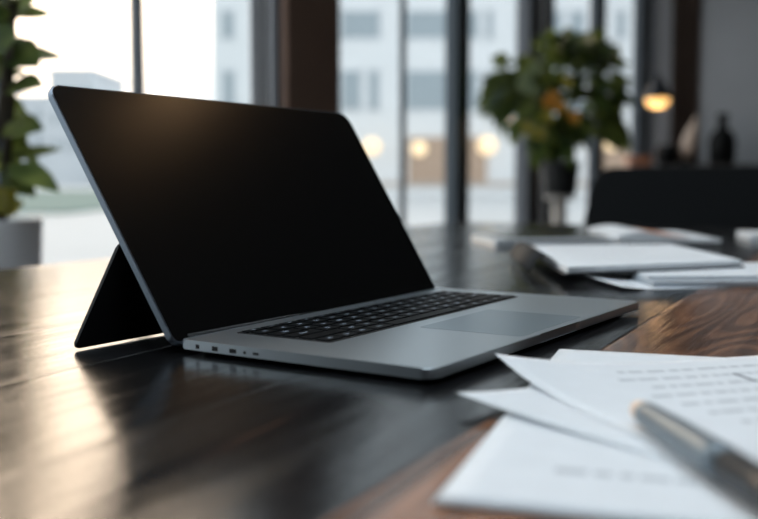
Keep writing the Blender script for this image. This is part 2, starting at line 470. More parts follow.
def building(name, x0, x1, y0, y1, h, wall, label, wins, wm, shop=None, band=None):
    root = empty(name, ((x0 + x1) / 2, y0, -0.12)); tag(root, label, 'building')
    cx = (x0 + x1) / 2
    bm = bmesh.new(); add_box(bm, (x0 - cx, 0, 0), (x1 - cx, y1 - y0, h))
    link('wall', bm, wall, root)
    bm = bmesh.new(); add_box(bm, (x0 - cx - .3, -.3, h), (x1 - cx + .3, y1 - y0 + .3, h + .5)); link('roof', bm, wall, root)
    for (a, b, z0, z1) in wins:
        bm = bmesh.new()
        fw = 0.08
        add_box(bm, (a - cx, -.06, z0), (b - cx, .05, z0 + fw)); add_box(bm, (a - cx, -.06, z1 - fw), (b - cx, .05, z1))
        nmul = max(1, int((b - a) / 1.1))
        for j in range(nmul + 1):
            xx = a + (b - a - fw) * j / nmul
            add_box(bm, (xx - cx, -.06, z0), (xx - cx + fw, .05, z1))
        w = link('window', bm, M['facade_far'], root)
        bm = bmesh.new(); add_box(bm, (a - cx + .02, -.035, z0 + .02), (b - cx - .02, .03, z1 - .02)); link('pane', bm, wm, w)
    if shop:
        for (a, b, z0, z1) in shop:
            bm = bmesh.new(); add_box(bm, (a - cx, -.10, z0), (b - cx, .05, z1)); link('shop_window', bm, M['shopwin'], root)
    if band:
        for (z0, z1, mm) in band:
            bm = bmesh.new(); add_box(bm, (x0 - cx, -.05, z0), (x1 - cx, .02, z1)); link('facade_band', bm, mm, root)
    return root
D1 = 50.0
def bx(x): return (x - 379) / F_PX * D1
def bz(y): return (178 - y) / F_PX * D1 + TZ + CAM_H + 0.12
wins = []
for (ya, yb) in ((14, 42), (72, 112), (-42, -14), (-98, -70)):
    z1, z0 = bz(ya), bz(yb)
    for (a, b) in ((224, 237), (341, 362) if ya == 72 else (341, 381), (405, 447), (466, 478), (484, 492), (548, 560), (566, 582), (612, 622), (640, 660)):
        wins.append((bx(a), bx(b), z0, z1))
    wins.append((bx(368), bx(380), z0, z1) if ya == 72 else (bx(318), bx(332), z0, z1))
shop = [(bx(a), bx(b), bz(182), bz(138)) for a, b in ((225, 262), (285, 336), (408, 447), (462, 486), (590, 628))]
b1 = building('office_building', bx(214), bx(760), D1, D1 + 14, 30.0, M['facade'],
              'long white building straight across the street with blue-grey panes and lit shops', wins, M['ext_win'], shop,
              [(bz(187), bz(182), M['facade_warm'])])
for i, (x, y, r) in enumerate(((372, 148, .42), (418, 150, .36), (484, 147, .46), (604, 142, .5), (300, 150, .4))):
    lp = empty('shop_lamp', Vector((bx(x), D1 - 1.2, bz(y) - .12 - r)))
    tag(lp, ['round glowing lamp seen just right of the laptop lid', 'glowing lamp by the thin dark window post', 'glowing lamp right of the thick dark window post',
             'glowing lamp outside behind the potted tree', 'glowing lamp outside hidden behind the brown column'][i], 'outdoor lamp', 'lamps outside the shops')
    bm = bmesh.new(); lathe(bm, [(max(.01, r * math.sin(math.pi * q / 12)), r - r * math.cos(math.pi * q / 12)) for q in range(13)], 20)
    link('globe', bm, M['ext_lamp'], lp, True)
    bm = bmesh.new(); add_box(bm, (-.05, r * .9, r - .05), (.05, 1.06, r + .05)); link('bracket', bm, M['frame'], lp)
def far_windows(x0, x1, D, ys, nx):
    out = []
    for ya, yb in ys:
        for j in range(nx):
            a = x0 + (x1 - x0) * (j + .2) / nx; b = x0 + (x1 - x0) * (j + .75) / nx
            out.append(((a - 379) / F_PX * D, (b - 379) / F_PX * D, (178 - yb) / F_PX * D + .98, (178 - ya) / F_PX * D + .98))
    return out
D2 = 120.0
def X2(x, D): return (x - 379) / F_PX * D
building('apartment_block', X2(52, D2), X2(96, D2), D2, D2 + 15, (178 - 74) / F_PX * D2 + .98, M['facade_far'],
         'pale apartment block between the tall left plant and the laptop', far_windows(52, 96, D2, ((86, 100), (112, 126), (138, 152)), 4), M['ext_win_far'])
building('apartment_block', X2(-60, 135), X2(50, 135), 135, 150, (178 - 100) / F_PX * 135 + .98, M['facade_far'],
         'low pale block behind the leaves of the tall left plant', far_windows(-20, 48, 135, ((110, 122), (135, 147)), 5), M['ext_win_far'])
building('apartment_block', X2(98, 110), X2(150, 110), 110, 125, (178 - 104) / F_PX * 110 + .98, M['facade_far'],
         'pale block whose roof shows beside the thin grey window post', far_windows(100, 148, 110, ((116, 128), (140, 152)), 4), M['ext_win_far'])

# ------------------------------------------------------------------ table
TE, TW0, TW1 = 2.366, -0.30, 0.972      # far end (s), near side and window side (local y)
tb = empty('conference_table', RP(0.93, -0.336, 0), RA)
tag(tb, 'long dark walnut plank table under the laptop and papers', 'table')
def tl(s, y, z): return (s - 0.93, y - 0.336, z)
bm = bmesh.new()
add_box(bm, (-0.5, TW0, -.022), (TE, TW1, .022), 0.004, 3)
to = link('tabletop', bm, M['wood'], tb); to.location = tl(0, 0, TZ - .022)
for s in (-0.25, 2.1):
    for y in (-0.15, 0.82):
        bm = bmesh.new(); add_box(bm, (-.04, -.04, 0), (.04, .04, TZ - .044), .004)
        lg = link('leg', bm, M['frame'], tb); lg.location = tl(s, y, 0)
bm = bmesh.new()
add_box(bm, (-0.2, -.12, TZ - .10), (2.05, -.09, TZ - .044)); add_box(bm, (-0.2, .77, TZ - .10), (2.05, .80, TZ - .044))
lg = link('apron', bm, M['frame'], tb); lg.location = tl(0, 0, 0)

# ------------------------------------------------------------------ laptop  (local x along hinge, -y to the front)
LR, OP, ZD = 1.00937, 0.97899, 0.0095
lap = empty('laptop', (-0.13064, 0.63147, TZ), LR)
tag(lap, 'open grey laptop with black blank screen and low kickstand on the table', 'laptop')
sw = 0.0032    # feet height
base_pts = [(-.0003, -.189), (.1435, -.1905), (.1475, -.1890), (.2095, -.1895), (.2135, -.1912), (.3551, -.1916), (.3531, .0052), (.0026, -.0021)]
rads = [.0075, 0, 0, 0, 0, .0065, .004, .003]
pts = round_poly(base_pts, rads)
bm = bmesh.new(); prism(bm, pts, sw, ZD, .0009, 3)
link('base', bm, M['alu'], lap, False)
# tapering belly under the base
bm = bmesh.new()
bl = round_poly([(.010, -.178), (.345, -.181), (.343, -.008), (.010, -.010)], .008)
prism(bm, bl, sw - .0012, sw + .0002)
link('underside', bm, M['rubber'], lap)
for x, y in ((.03, -.165), (.325, -.165), (.03, -.025), (.325, -.025)):
    bm = bmesh.new(); lathe(bm, [(.008, 0), (.009, .001), (.009, sw - .0010)], 20, Matrix.Translation((x, y, 0)))
    link('rubber_foot', bm, M['rubber'], lap)
# keyboard
bm = bmesh.new(); prism(bm, round_poly([(.0405, -.0925), (.3285, -.0925), (.3285, -.0150), (.0405, -.0150)], .003), ZD - .0001, ZD + .0002)
kb = link('keyboard', bm, M['keywell'], lap)
bm = bmesh.new(); bml = bmesh.new()
kx0, kx1, ky0, ky1 = .0425, .3265, -.0908, -.0167
rows = [([1.0] * 14, .62), ([1.0] * 13 + [1.55], 1), ([1.5] + [1.0] * 12 + [1.05], 1), ([1.8] + [1.0] * 11 + [1.75], 1), ([2.3] + [1.0] * 10 + [2.25], 1),
        ([1.0, 1.0, 1.0, 1.25, 5.3, 1.25, 1.0, 1.0, 1.0, 1.0], 1.02)]
tot = sum(r[1] for r in rows); y = ky1
for ws, hh in rows:
    rh = (ky1 - ky0) * hh / tot; wt = sum(ws); x = kx0
    for w in ws:
        ww = (kx1 - kx0) * w / wt
        add_box(bm, (x + .0012, y - rh + .0012, ZD + .0002), (x + ww - .0012, y - .0012, ZD + .0011), .0003, 1)
        if w < 2:
            add_box(bml, (x + ww * .38, y - rh * .60, ZD + .00109), (x + ww * .62, y - rh * .38, ZD + .00116))
        x += ww
    y -= rh
ks = link('keys', bm, M['key'], kb); link('legends', bml, M['legend'], kb)
bm = bmesh.new(); prism(bm, round_poly([(.128, -.1835), (.238, -.1835), (.238, -.1065), (.128, -.1065)], .003), ZD - .0001, ZD + .0001)
link('trackpad', bm, M['pad'], lap)
# ports on the left flank
for v0, w, zz, hh in ((.0147, .0034, .0058, .0030), (.0285, .0052, .0058, .0032), (.0430, .0060, .0058, .0030), (.0545, .0022, .0058, .0020), (.0620, .0050, .0058, .0018)):
    bm = bmesh.new(); add_box(bm, (-.0002, -v0 - w, zz - hh / 2), (.004, -v0, zz + hh / 2), .0004, 1)
    # follow the slight slant of the flank
    po = link('port', bm, M['port'], lap); po.location = (.0026 - .0029 * (v0 / .187) - .0001, 0, 0)
# hinge barrel
bm = bmesh.new(); tube(bm, [(.012, .0012, ZD - .001), (.334, .0042, ZD - .001)], .0028, 12); link('hinge', bm, M['keywell'], lap, True)
# lid: local frame x = u, y up along the lid, z = outward normal of the screen
ls = Vector((0, math.cos(OP), math.sin(OP))); ln = Vector((0, -math.sin(OP), math.cos(OP)))
LM = Matrix(((1, 0, 0, 0), (0, ls.y, ln.y, 0), (0, ls.z, ln.z, ZD), (0, 0, 0, 1)))
lid_pts = [(-.0026, -.0035), (.3462, -.0005), (.3632, .2022), (-.0036, .2022)]
TH = 0.0048
bm = bmesh.new(); prism(bm, round_poly(lid_pts, [.006, .004, .0115, .0095], 8), -TH, -.0003, .0011, 3, LM)
lid = link('lid', bm, M['alu_edge'], lap)
scr = [(-.0012, -.0020), (.3450, .0010), (.3620, .2010), (-.0022, .2010)]
bm = bmesh.new(); prism(bm, round_poly(scr, [.005, .003, .0105, .0085], 8), -.0008, .0001, .0002, 1, LM)
link('screen', bm, M['screen'], lid)
# kickstand leaning against the back of the lid
bt = Vector((0, .0655, 0.0012)); tp = ls * .0775 + Vector((0, 0, ZD)) - ln * (TH + .0015)
ku = (tp - bt); kl = ku.length; ku.normalize(); kn = Vector((1, 0, 0)).cross(ku)
KM = Matrix(((1, 0, 0, 0), (0, ku.y, kn.y, bt.y), (0, ku.z, kn.z, bt.z), (0, 0, 0, 1)))
bm = bmesh.new(); prism(bm, round_poly([(-.0275, 0), (.372, 0), (.347, kl), (-.001, kl)], [.003, .003, .006, .006], 6), -.0012, .0012, .0006, 2, KM)
link('kickstand', bm, M['stand'], lap)

# ------------------------------------------------------------------ sheets of paper
def sheet(name, c, e1, l1, l2, hf, m, thick=0.00018, n1=22, n2=30, parent=None):
    """c: corner on the table, e1: first edge direction, second edge 90 degrees clockwise; hf(a, b): height above the table"""
    e1 = Vector((e1[0], e1[1], 0)).normalized(); e2 = Vector((e1.y, -e1.x, 0))
    root_loc = Vector((c[0], c[1], TZ))
    bm = bmesh.new(); g = [[None] * (n2 + 1) for _ in range(n1 + 1)]; g2 = [[None] * (n2 + 1) for _ in range(n1 + 1)]
    for i in range(n1 + 1):
        for j in range(n2 + 1):
            a, b = l1 * i / n1, l2 * j / n2
            p = e1 * a + e2 * b; z = hf(a, b)
            g[i][j] = bm.verts.new((p.x, p.y, z)); g2[i][j] = bm.verts.new((p.x, p.y, z + thick))
    for i in range(n1):
        for j in range(n2):
            bm.faces.new((g[i][j], g[i][j + 1], g[i + 1][j + 1], g[i + 1][j])); bm.faces.new((g2[i][j], g2[i + 1][j], g2[i + 1][j + 1], g2[i][j + 1]))
    for i in range(n1):
        bm.faces.new((g[i][0], g[i + 1][0], g2[i + 1][0], g2[i][0])); bm.faces.new((g[i][n2], g2[i][n2], g2[i + 1][n2], g[i + 1][n2]))
    for j in range(n2):
        bm.faces.new((g[0][j], g2[0][j], g2[0][j + 1], g[0][j + 1])); bm.faces.new((g[n1][j], g[n1][j + 1], g2[n1][j + 1], g2[n1][j]))
    return link(name, bm, m, parent, True, root_loc), e1, e2

def text_rows(parent, e1, e2, hf, rows, m, thick=0.00018, lift=0.00006):
    """rows: (b, a0, a1, height) lines of word-like dashes laid on the sheet"""
    for b, a0, a1, hgt in rows:
        bm = bmesh.new()
        a = a0
        while a < a1:
            w = random.uniform(.004, .013); w = min(w, a1 - a)
            n = max(1, int(w / .004))
            for q in range(n):
                aa, ab = a + w * q / n, a + w * (q + 1) / n
                vs = []
                for (x, y) in ((aa, b), (ab, b), (ab, b + hgt), (aa, b + hgt)):
                    p = e1 * x + e2 * y; vs.append(bm.verts.new((p.x, p.y, hf(x, y) + thick + lift)))
                bm.faces.new(vs)
            a += w + random.uniform(.0015, .003)
        link('text_line', bm, m, parent)

# foreground pile: nine plain sheets, one printed sheet on top
C0 = at(437, 501, .002); C1 = at(560, 350, .002)
e2dir = (C0 - C1); e2dir.z = 0; LL = e2dir.length; e2dir.normalize()
e1d = Vector((-e2dir.y, e2dir.x, 0))
step = .00026
for i in range(9):
    z0 = .0002 + step * i
    jx, jy, ja = random.uniform(-.0009, .0009), random.uniform(-.0007, .0007), random.uniform(-.003, .003)
    ee = Vector((e1d.x * math.cos(ja) - e1d.y * math.sin(ja), e1d.x * math.sin(ja) + e1d.y * math.cos(ja), 0))
    cc = C1 + e1d * jx + e2dir * jy
    o, _, _ = sheet('paper_sheet', cc, ee, .238, LL, lambda a, b, z0=z0: z0, M['paper'], .0002, 1, 1)
    tag(o, 'plain white sheet in the foreground pile, beneath its printed top page', 'sheet of paper', 'plain sheets in the foreground pile')
zt = .0002 + step * 9
hf1 = lambda a, b: zt + .0018 * math.exp(-((a - .150) / .028) ** 2) * math.exp(-(b / .018) ** 2)
o, a1, a2 = sheet('paper_sheet', C1, e1d, .238, LL, hf1, M['paper'])
tag(o, 'top printed page of the foreground pile, its front left corner at the table front', 'sheet of paper')
text_rows(o, a1, a2, hf1, [(.018, .085, .10, .0016), (LL - .100, .055, .125, .0045), (LL - .050, .034, .105, .0065), (LL - .026, .14, .20, .005)], M['ink'])

# sheet with pointed lifted corner to the left
c2 = at(456, 397, .006)
hf2 = lambda a, b: zt + .0006 + .0050 * max(0, 1 - a / .085) ** 2 * max(0, 1 - b / .14) ** 2
o, a1, a2 = sheet('paper_sheet', c2, (.80, .60), .20, .20, hf2, M['paper'])
tag(o, 'middle white sheet whose sharp corner pokes left past the pile', 'sheet of paper')

# curled printed sheet
c3 = at(495, 357, .013)
hf3 = lambda a, b: zt + .0018 + .0105 * max(0, 1 - a / .11) ** 2.0 * max(0, 1 - b / .10) ** 2.0
o, a1, a2 = sheet('paper_sheet', c3, (.955, .297), .21, .24, hf3, M['paper'])
tag(o, 'uppermost printed sheet with a curled corner pointing at the laptop', 'sheet of paper')
rows = []
for q in range(9):
    rows.append((.024 + q * .0185, .048 + random.uniform(0, .014), random.choice((.15, .19, .20, .195)), .0048))
text_rows(o, a1, a2, hf3, rows, M['ink'])
bm = bmesh.new()
s0 = at(733, 374, zt + .0018) - o.location; s1 = at(758, 382, zt + .0018) - o.location
for p0, p1 in ((s0, s1),):
    dd = (p1 - p0); dd.z = 0; nn = Vector((-dd.y, dd.x, 0)).normalized() * .0012
    vs = [bm.verts.new((p.x, p.y, zt + .0018 + .00030)) for p in (p0 - nn, p1 - nn, p1 + nn, p0 + nn)]
    bm.faces.new(vs)
link('ink_stroke', bm, M['ink_dark'], o)

# pen lying across the sheets
PRAD = .0066
zp = zt + .0018 + .0006 + PRAD
pa = at(641, 411, zp); pb = at(757, 484, zp)
pd = (pb - pa).normalized()
pen = empty('pen', (pa.x, pa.y, TZ + zt + .0018 + .0006), math.atan2(pd.y, pd.x))
tag(pen, 'dark metal pen with copper end lying on the printed sheet', 'pen')
PX = Matrix(((0, 0, 1, 0), (0, 1, 0, 0), (-1, 0, 0, PRAD), (0, 0, 0, 1)))    # lathe z axis -> pen x axis
bm = bmesh.new(); lathe(bm, [(.0050, .0046), (.0056, .010), (.0063, .040), (.0066, .070), (.0066, .084)], 32, PX); link('barrel', bm, M['pen'], pen, True)
bm = bmesh.new(); lathe(bm, [(.0014, -.0052), (.0030, -.0046), (.0041, -.0030), (.0046, -.0005), (.0046, .0026), (.0050, .0046)], 28, PX); link('end_cap', bm, M['copper'], pen, True)['label'] = 'copper end'
bm = bmesh.new(); lathe(bm, [(.0060, .084), (.0060, .0868)], 32, PX); link('ring', bm, M['pen_dark'], pen, True)
bm = bmesh.new(); lathe(bm, [(.0066, .0868), (.0064, .118), (.0040, .134), (.0012, .146)], 32, PX); link('grip', bm, M['pen_dark'], pen, True)
bm = bmesh.new()
add_box(bm, (.040, .0056, PRAD - .0010), (.100, .0082, PRAD + .0026), .0008, 2)
add_box(bm, (.090, .0036, PRAD - .0008), (.099, .0070, PRAD + .0024), .0006, 2)
link('clip', bm, M['pen_dark'], pen)

# ------------------------------------------------------------------ notebook and papers further down the table
def slab_pts(c, e, l1, l2):
    e = Vector((e[0], e[1])).normalized(); f = Vector((-e.y, e.x))
    c = Vector((c[0], c[1]))
    return [c, c + e * l1, c + e * l1 + f * l2, c + f * l2]
# lower sheets/folders
z = .0004
cl_ = at(573, 271.5, .0085)
hfl = lambda a, b: .0003 + .0082 * max(0, 1 - (.976 * a + .22 * b) / .058) ** 1.3
o, _, _ = sheet('paper_sheet', cl_, (.976, .22), .21, .118, hfl, M['paper'], .0003)
tag(o, 'loose white sheet poking left from under the open notebook', 'sheet of paper')
low = [
       ((653, 282), (1.0, .03), .23, .16, .0055, 'folder', 'grey folder at the bottom of the paper pile under the open notebook', 'folder'),
       ((648, 276), (.997, .04), .24, .16, .0030, 'paper', 'white document on the grey folder under the open notebook', 'document')]
zs = 0.0008
for (px, e, l1, l2, th, mm, lab, cat) in low:
    p = at(px[0], px[1], zs + th)
    bm = bmesh.new(); prism(bm, round_poly([(q.x, q.y) for q in slab_pts((0, 0), e, l1, l2)], .001, 2), 0, th, .0002, 1)
    o = link({'folder': 'folder', 'document': 'document', 'sheet of paper': 'paper_sheet'}[cat], bm, M[mm], None, False, Vector((p.x, p.y, TZ + zs)))
    tag(o, lab, cat)
    zs += th + .0003
nb = empty('notebook', Vector((0, 0, TZ + zs)))
tag(nb, 'open white-paged notebook with dark curved cover on the paper pile', 'notebook')
ZP = .0085
p_fl, p_fr, p_br, p_bl = at(567, 267, zs + ZP), at(742, 260, zs + ZP), at(672, 244, zs + ZP), at(531, 245, zs + ZP)
nb.location = Vector((p_fl.x, p_fl.y, TZ + zs))
def nl(p): return (p.x - p_fl.x, p.y - p_fl.y)
bm = bmesh.new(); prism(bm, round_poly([nl(p) for p in (p_fl, p_fr, p_br, p_bl)], .002, 2), .0016, ZP, .0008, 2)
pg = link('pages', bm, M['paper'], nb)
ex = (p_fr - p_fl).normalized(); ey = (p_bl - p_fl).normalized()
bm = bmesh.new(); prism(bm, round_poly([nl(p_fl - ex * .004 - ey * .003), nl(p_fr + ex * .004 - ey * .003), nl(p_br + ex * .004 + ey * .003), nl(p_bl - ex * .004 + ey * .003)], .003, 2), 0, .0016)
link('cover', bm, M['nb_cover'], nb)
# lines on the open page
bm = bmesh.new()
for q in range(9):
    t = .16 + q * .085
    A = Vector(nl(p_fl.lerp(p_bl, t))); B = Vector(nl(p_fr.lerp(p_br, t)))
    d = B - A; A2 = A + d * .10; B2 = A + d * random.choice((.86, .9, .6))
    f = Vector((-d.y, d.x)).normalized() * .0012
    vs = [bm.verts.new((v.x, v.y, ZP + .00012)) for v in (A2 - f, B2 - f, B2 + f, A2 + f)]
    bm.faces.new(vs)
link('lettering', bm, M['ink'], nb)
# curved dark spine rolled at the left edge, and the leaf that bends over it
sp0, sp1 = Vector((*nl(p_fl.lerp(p_bl, .25)), 0)), Vector((*nl(p_bl), 0))
out = -ex; out.z = 0
bm = bmesh.new()
prof = [(.004, .0085), (.010, .0120), (.018, .0125), (.026, .0085), (.031, .0005), (.034, -.0060)]
for pth, off in ((prof, 0.0),):
    va = [[bm.verts.new(sp + out * d + Vector((0, 0, zz + dz))) for d, zz in pth for dz in (0, .0016)] for sp in (sp0, sp1)]
    n = len(pth)
    for i in range(n - 1):
        a, b, c, d = 2 * i, 2 * i + 1, 2 * i + 3, 2 * i + 2
        bm.faces.new((va[0][a], va[0][d], va[1][d], va[1][a])); bm.faces.new((va[0][b], va[1][b], va[1][c], va[0][c]))
        bm.faces.new((va[0][a], va[0][b], va[0][c], va[0][d])); bm.faces.new((va[1][a], va[1][d], va[1][c], va[1][b]))
    bm.faces.new((va[0][0], va[1][0], va[1][1], va[0][1])); bm.faces.new((va[0][-1], va[1][-1], va[1][-2], va[0][-2]))
link('spine', bm, M['rubber'], nb, True)
# tablet behind the notebook
pc = at(546, 240, .004)
tab = empty('tablet_computer', Vector((pc.x, pc.y, TZ)), 0.16)
tag(tab, 'silver tablet with a dark screen lying behind the open notebook', 'tablet')
bm = bmesh.new(); prism(bm, round_poly([(-.115, -.085), (.115, -.085), (.115, .085), (-.115, .085)], .008), .0004, .0100, .0015, 2); link('body', bm, M['silver'], tab)
bm = bmesh.new(); prism(bm, round_poly([(-.085, -.045), (.112, -.045), (.112, .082), (-.085, .082)], .005), .0100, .0104); link('screen', bm, M['dark_glass'], tab)
# magazine on a dark folder
pc = at(662, 240, .004)
fo = empty('folder', Vector((pc.x, pc.y + .10, TZ)), -0.05); tag(fo, 'dark folder under the white magazine near the black chair', 'folder')
bm = bmesh.new(); prism(bm, round_poly([(-.10, -.115), (.115, -.115), (.115, .13), (-.10, .13)], .003), .0004, .0050, .0006, 1); link('cover', bm, M['nb_cover'], fo)
pm = at(614, 235, .016)
mg = empty('magazine', Vector((pm.x + .10, pm.y + .07, TZ + .0053)), -0.02); tag(mg, 'white magazine with an orange picture lying on the dark folder', 'magazine')
bm = bmesh.new()
def arch(x): return .006 + .012 * math.exp(-((x + .06) / .045) ** 2)
nx = 14; xs = [-.10 + .17 * i / nx for i in range(nx + 1)]
g0 = [(bm.verts.new((x, -.11, 0)), bm.verts.new((x, -.11, arch(x))), bm.verts.new((x, .15, arch(x))), bm.verts.new((x, .15, 0))) for x in xs]
for a, b in zip(g0, g0[1:]):
    for i in range(4): bm.faces.new((a[i], b[i], b[(i + 1) % 4], a[(i + 1) % 4]))
bm.faces.new(g0[0]); bm.faces.new(g0[-1][::-1])
link('pages', bm, M['paper'], mg)
bm = bmesh.new()
x0, x1 = -.024, .024
vs = [bm.verts.new((x, y, arch(x) + .0004)) for x, y in ((x0, -.10), (x1, -.10), (x1, .14), (x0, .14))]; bm.faces.new(vs)
link('picture', bm, M['orange_print'], mg)
pm = at(750, 237, .008)
bm = bmesh.new(); prism(bm, round_poly([(0, 0), (.16, -.03), (.19, .12), (.03, .15)], .002, 2), 0, .011, .0005, 1)
o = link('notepad', bm, M['paper'], None, False, Vector((pm.x, pm.y, TZ + .0004))); tag(o, 'white notepad cut by the right picture edge on the far table', 'notepad')

# ------------------------------------------------------------------ black chair at the far end
ch_p = RP(2.66, -.42, 0)
_d = 2.80
_c = at_d(686, 178, _d)
ch = empty('office_chair', Vector((_c.x, _c.y, 0)), RA - math.pi / 2)      # local -y faces the table
tag(ch, 'black wide-backed office chair at the far end of the table', 'chair')
bm = bmesh.new()
bp_ = round_poly([(-.325, 0), (.325, 0), (.275, .30), (-.275, .30)], [.05, .05, .055, .055], 8)
Mb = Matrix(((1, 0, 0, 0), (0, math.sin(.12), -math.cos(.12), .06), (0, math.cos(.12), math.sin(.12), .592), (0, 0, 0, 1)))
prism(bm, bp_, -.03, .03, .012, 3, Mb); link('backrest', bm, M['chair'], ch)
bm = bmesh.new(); prism(bm, round_poly([(-.26, -.42), (.26, -.42), (.25, .04), (-.25, .04)], .06, 8), .43, .51, .025, 3); link('seat', bm, M['chair'], ch)
bm = bmesh.new(); tube(bm, [(0, -.1, .42), (0, .075, .43), (0, .10, .52), (0, .105, .66)], .022, 10); link('back_bracket', bm, M['chair_metal'], ch, True)
bm = bmesh.new(); lathe(bm, [(.03, .09), (.03, .25), (.02, .25), (.02, .435)], 20, Matrix.Translation((0, -.19, 0))); link('gas_lift', bm, M['chair_metal'], ch, True)
for q in range(5):
    a = math.tau * q / 5 + .3
    bm = bmesh.new(); tube(bm, [(0, -.19, .11), (.28 * math.cos(a), -.19 + .28 * math.sin(a), .075)], [.024, .015], 8); lg = link('leg', bm, M['chair_metal'], ch, True)
    bm = bmesh.new()
    Mc = Matrix.Translation((.28 * math.cos(a), -.19 + .28 * math.sin(a), .03)) @ Matrix.Rotation(a, 4, 'Z') @ Matrix.Rotation(math.pi / 2, 4, 'X')
    lathe(bm, [(.022, -.02), (.03, -.016), (.03, .016), (.022, .02)], 18, Mc)
    tube(bm, [(.28 * math.cos(a), -.19 + .28 * math.sin(a), .03), (.28 * math.cos(a), -.19 + .28 * math.sin(a), .085)], .008, 8)
    link('caster', bm, M['rubber'], lg, True)

# ------------------------------------------------------------------ plants
def add_leaf(bm, base, tip, w, up=Vector((0, 0, 1)), droop=.15, fold=.25):
    base, tip = Vector(base), Vector(tip)
    d = tip - base; L = d.length; d.normalize()
    x = d.cross(up)
    if x.length < .05: x = d.cross(Vector((1, 0, 0)))
    x.normalize(); n = x.cross(d)
    prof = [(0, .05), (.12, .45), (.3, .88), (.5, 1.0), (.7, .80), (.87, .40), (1.0, .03)]
    prev = None
    for t, k in prof:
        c = base + d * (L * t) - Vector((0, 0, 1)) * droop * L * t * t
        h = w * k / 2
        row = (bm.verts.new(c - x * h + n * h * fold), bm.verts.new(c), bm.verts.new(c + x * h + n * h * fold))
        if prev:
            bm.faces.new((prev[0], prev[1], row[1], row[0])); bm.faces.new((prev[1], prev[2], row[2], row[1]))
        prev = row

# tall plant at the left window
PD = 2.0
pl = at_d(-14, 219, PD); pl.z = 0
rim = at_d(-14, 219, PD).z
lp = empty('potted_plant', pl)
tag(lp, 'tall leafy plant in a white tapered planter by the left window', 'potted plant')
bm = bmesh.new(); lathe(bm, [(.070, 0), (.074, .01), (.108, rim - .004), (.110, rim), (.104, rim), (.100, rim - .03)], 36); link('planter', bm, M['white_pot'], lp, True)
bm = bmesh.new(); lathe(bm, [(.099, rim - .05), (.099, rim - .028)], 24); link('soil', bm, M['soil'], lp)
stems = [at_d(x, y, PD + dz) - pl for x, y, dz in ((8, -40, 0), (-10, -60, .05), (16, 0, -.06), (-30, -30, .03))]
bm = bmesh.new()
for i, s in enumerate(stems):
    b0 = Vector((.03 * math.cos(i * 2), .03 * math.sin(i * 2), rim - .03)); mid = b0.lerp(s, .5) + Vector((.012 * (-1) ** i, 0, 0))
    tube(bm, [b0, mid, s], [.011, .010, .006], 8)
link('stem', bm, M['stem'], lp, True)
bm = bmesh.new()
tips = [((14, 18), (52, 12), .050), ((10, 60), (66, 56), .075), ((5, 48), (40, 66), .07), ((0, 25), (38, -8), .06), ((5, 90), (44, 84), .06), ((0, 100), (30, 118), .06),
        ((2, 130), (44, 128), .06), ((4, 138), (40, 165), .05), ((8, 160), (62, 148), .035), ((6, 165), (60, 188), .05), ((0, 170), (36, 196), .05), ((10, 5), (34, 20), .06),
        ((-6, 80), (26, 72), .06), ((-8, 110), (28, 146), .06), ((0, 150), (20, 180), .06), ((8, 70), (24, 36), .06), ((-10, 30), (20, 50), .07), ((5, -10), (46, -18), .06)]
for (bx_, by_), (tx_, ty_), w in tips:
    dz = random.uniform(-.12, .10)
    add_leaf(bm, at_d(bx_, by_, PD + dz * .3) - pl, at_d(tx_, ty_ - 4, PD + dz) - pl, w * 1.15, Vector((random.uniform(-.3, .3), -.7, .7)), .10)
for q in range(55):
    x = random.uniform(-70, 8); y = random.uniform(-60, 190)
    b = at_d(x, y, PD + random.uniform(-.12, .10)) - pl
    a = random.uniform(0, math.tau); L = random.uniform(.07, .13)
    t = b + Vector((math.cos(a) * L * .7, math.sin(a) * L * .7, random.uniform(-.5, .5) * L))
    if pl.x + t.x > at_d(24, 100, PD).x: t.x = at_d(24, 100, PD).x - pl.x
    add_leaf(bm, b, t, random.uniform(.04, .07), Vector((0, -.6, .8)), .2)
link('foliage', bm, M['leaf'], lp, True)
bm = bmesh.new()
for (bx_, by_), (tx_, ty_), w in (((2, 214), (16, 186), .045), ((-4, 214), (4, 184), .05), ((4, 214), (24, 200), .035)):
    add_leaf(bm, at_d(bx_, by_, PD - .03) - pl, at_d(tx_, ty_, PD - .06) - pl, w, Vector((0, -1, .3)), .05)
link('young_leaves', bm, M['leaf_yel'], lp, True)['label'] = 'yellow-green young leaves'

# bushy plant on a post by the far windows
BD = 5.0
pc = at_d(560, 190, BD)
base = Vector((pc.x, pc.y, 0)); zt_pot = at_d(560, 161, BD).z; zb_pot = at_d(560, 195, BD).z
st = empty('plant_stand', base); tag(st, 'slim pale stand carrying the black pot by the far windows', 'plant stand')
bm = bmesh.new(); lathe(bm, [(.16, 0), (.16, .015), (.03, .03)], 28); link('foot', bm, M['post'], st, True)
bm = bmesh.new(); lathe(bm, [(.036, .02), (.036, zb_pot - .022)], 20); link('post', bm, M['post'], st, True)
bm = bmesh.new(); lathe(bm, [(.075, zb_pot - .022), (.078, zb_pot - .018), (.078, zb_pot - .002)], 28); link('plate', bm, M['post'], st)
bp2 = empty('potted_tree', base + Vector((0, 0, zb_pot)))
tag(bp2, 'bushy green plant with orange leaves in a black pot on a stand', 'potted plant')
hp = zt_pot - zb_pot
bm = bmesh.new(); lathe(bm, [(.070, 0), (.080, .01), (.098, hp - .01), (.098, hp), (.088, hp), (.085, hp - .03)], 30); link('pot', bm, M['black_pot'], bp2, True)
bm = bmesh.new(); lathe(bm, [(.0845, hp - .05), (.0845, hp - .02)], 24); link('soil', bm, M['soil'], bp2)
def bl_(x, y, dd=0.0): return at_d(x, y, BD + dd) - bp2.location
bm = bmesh.new()
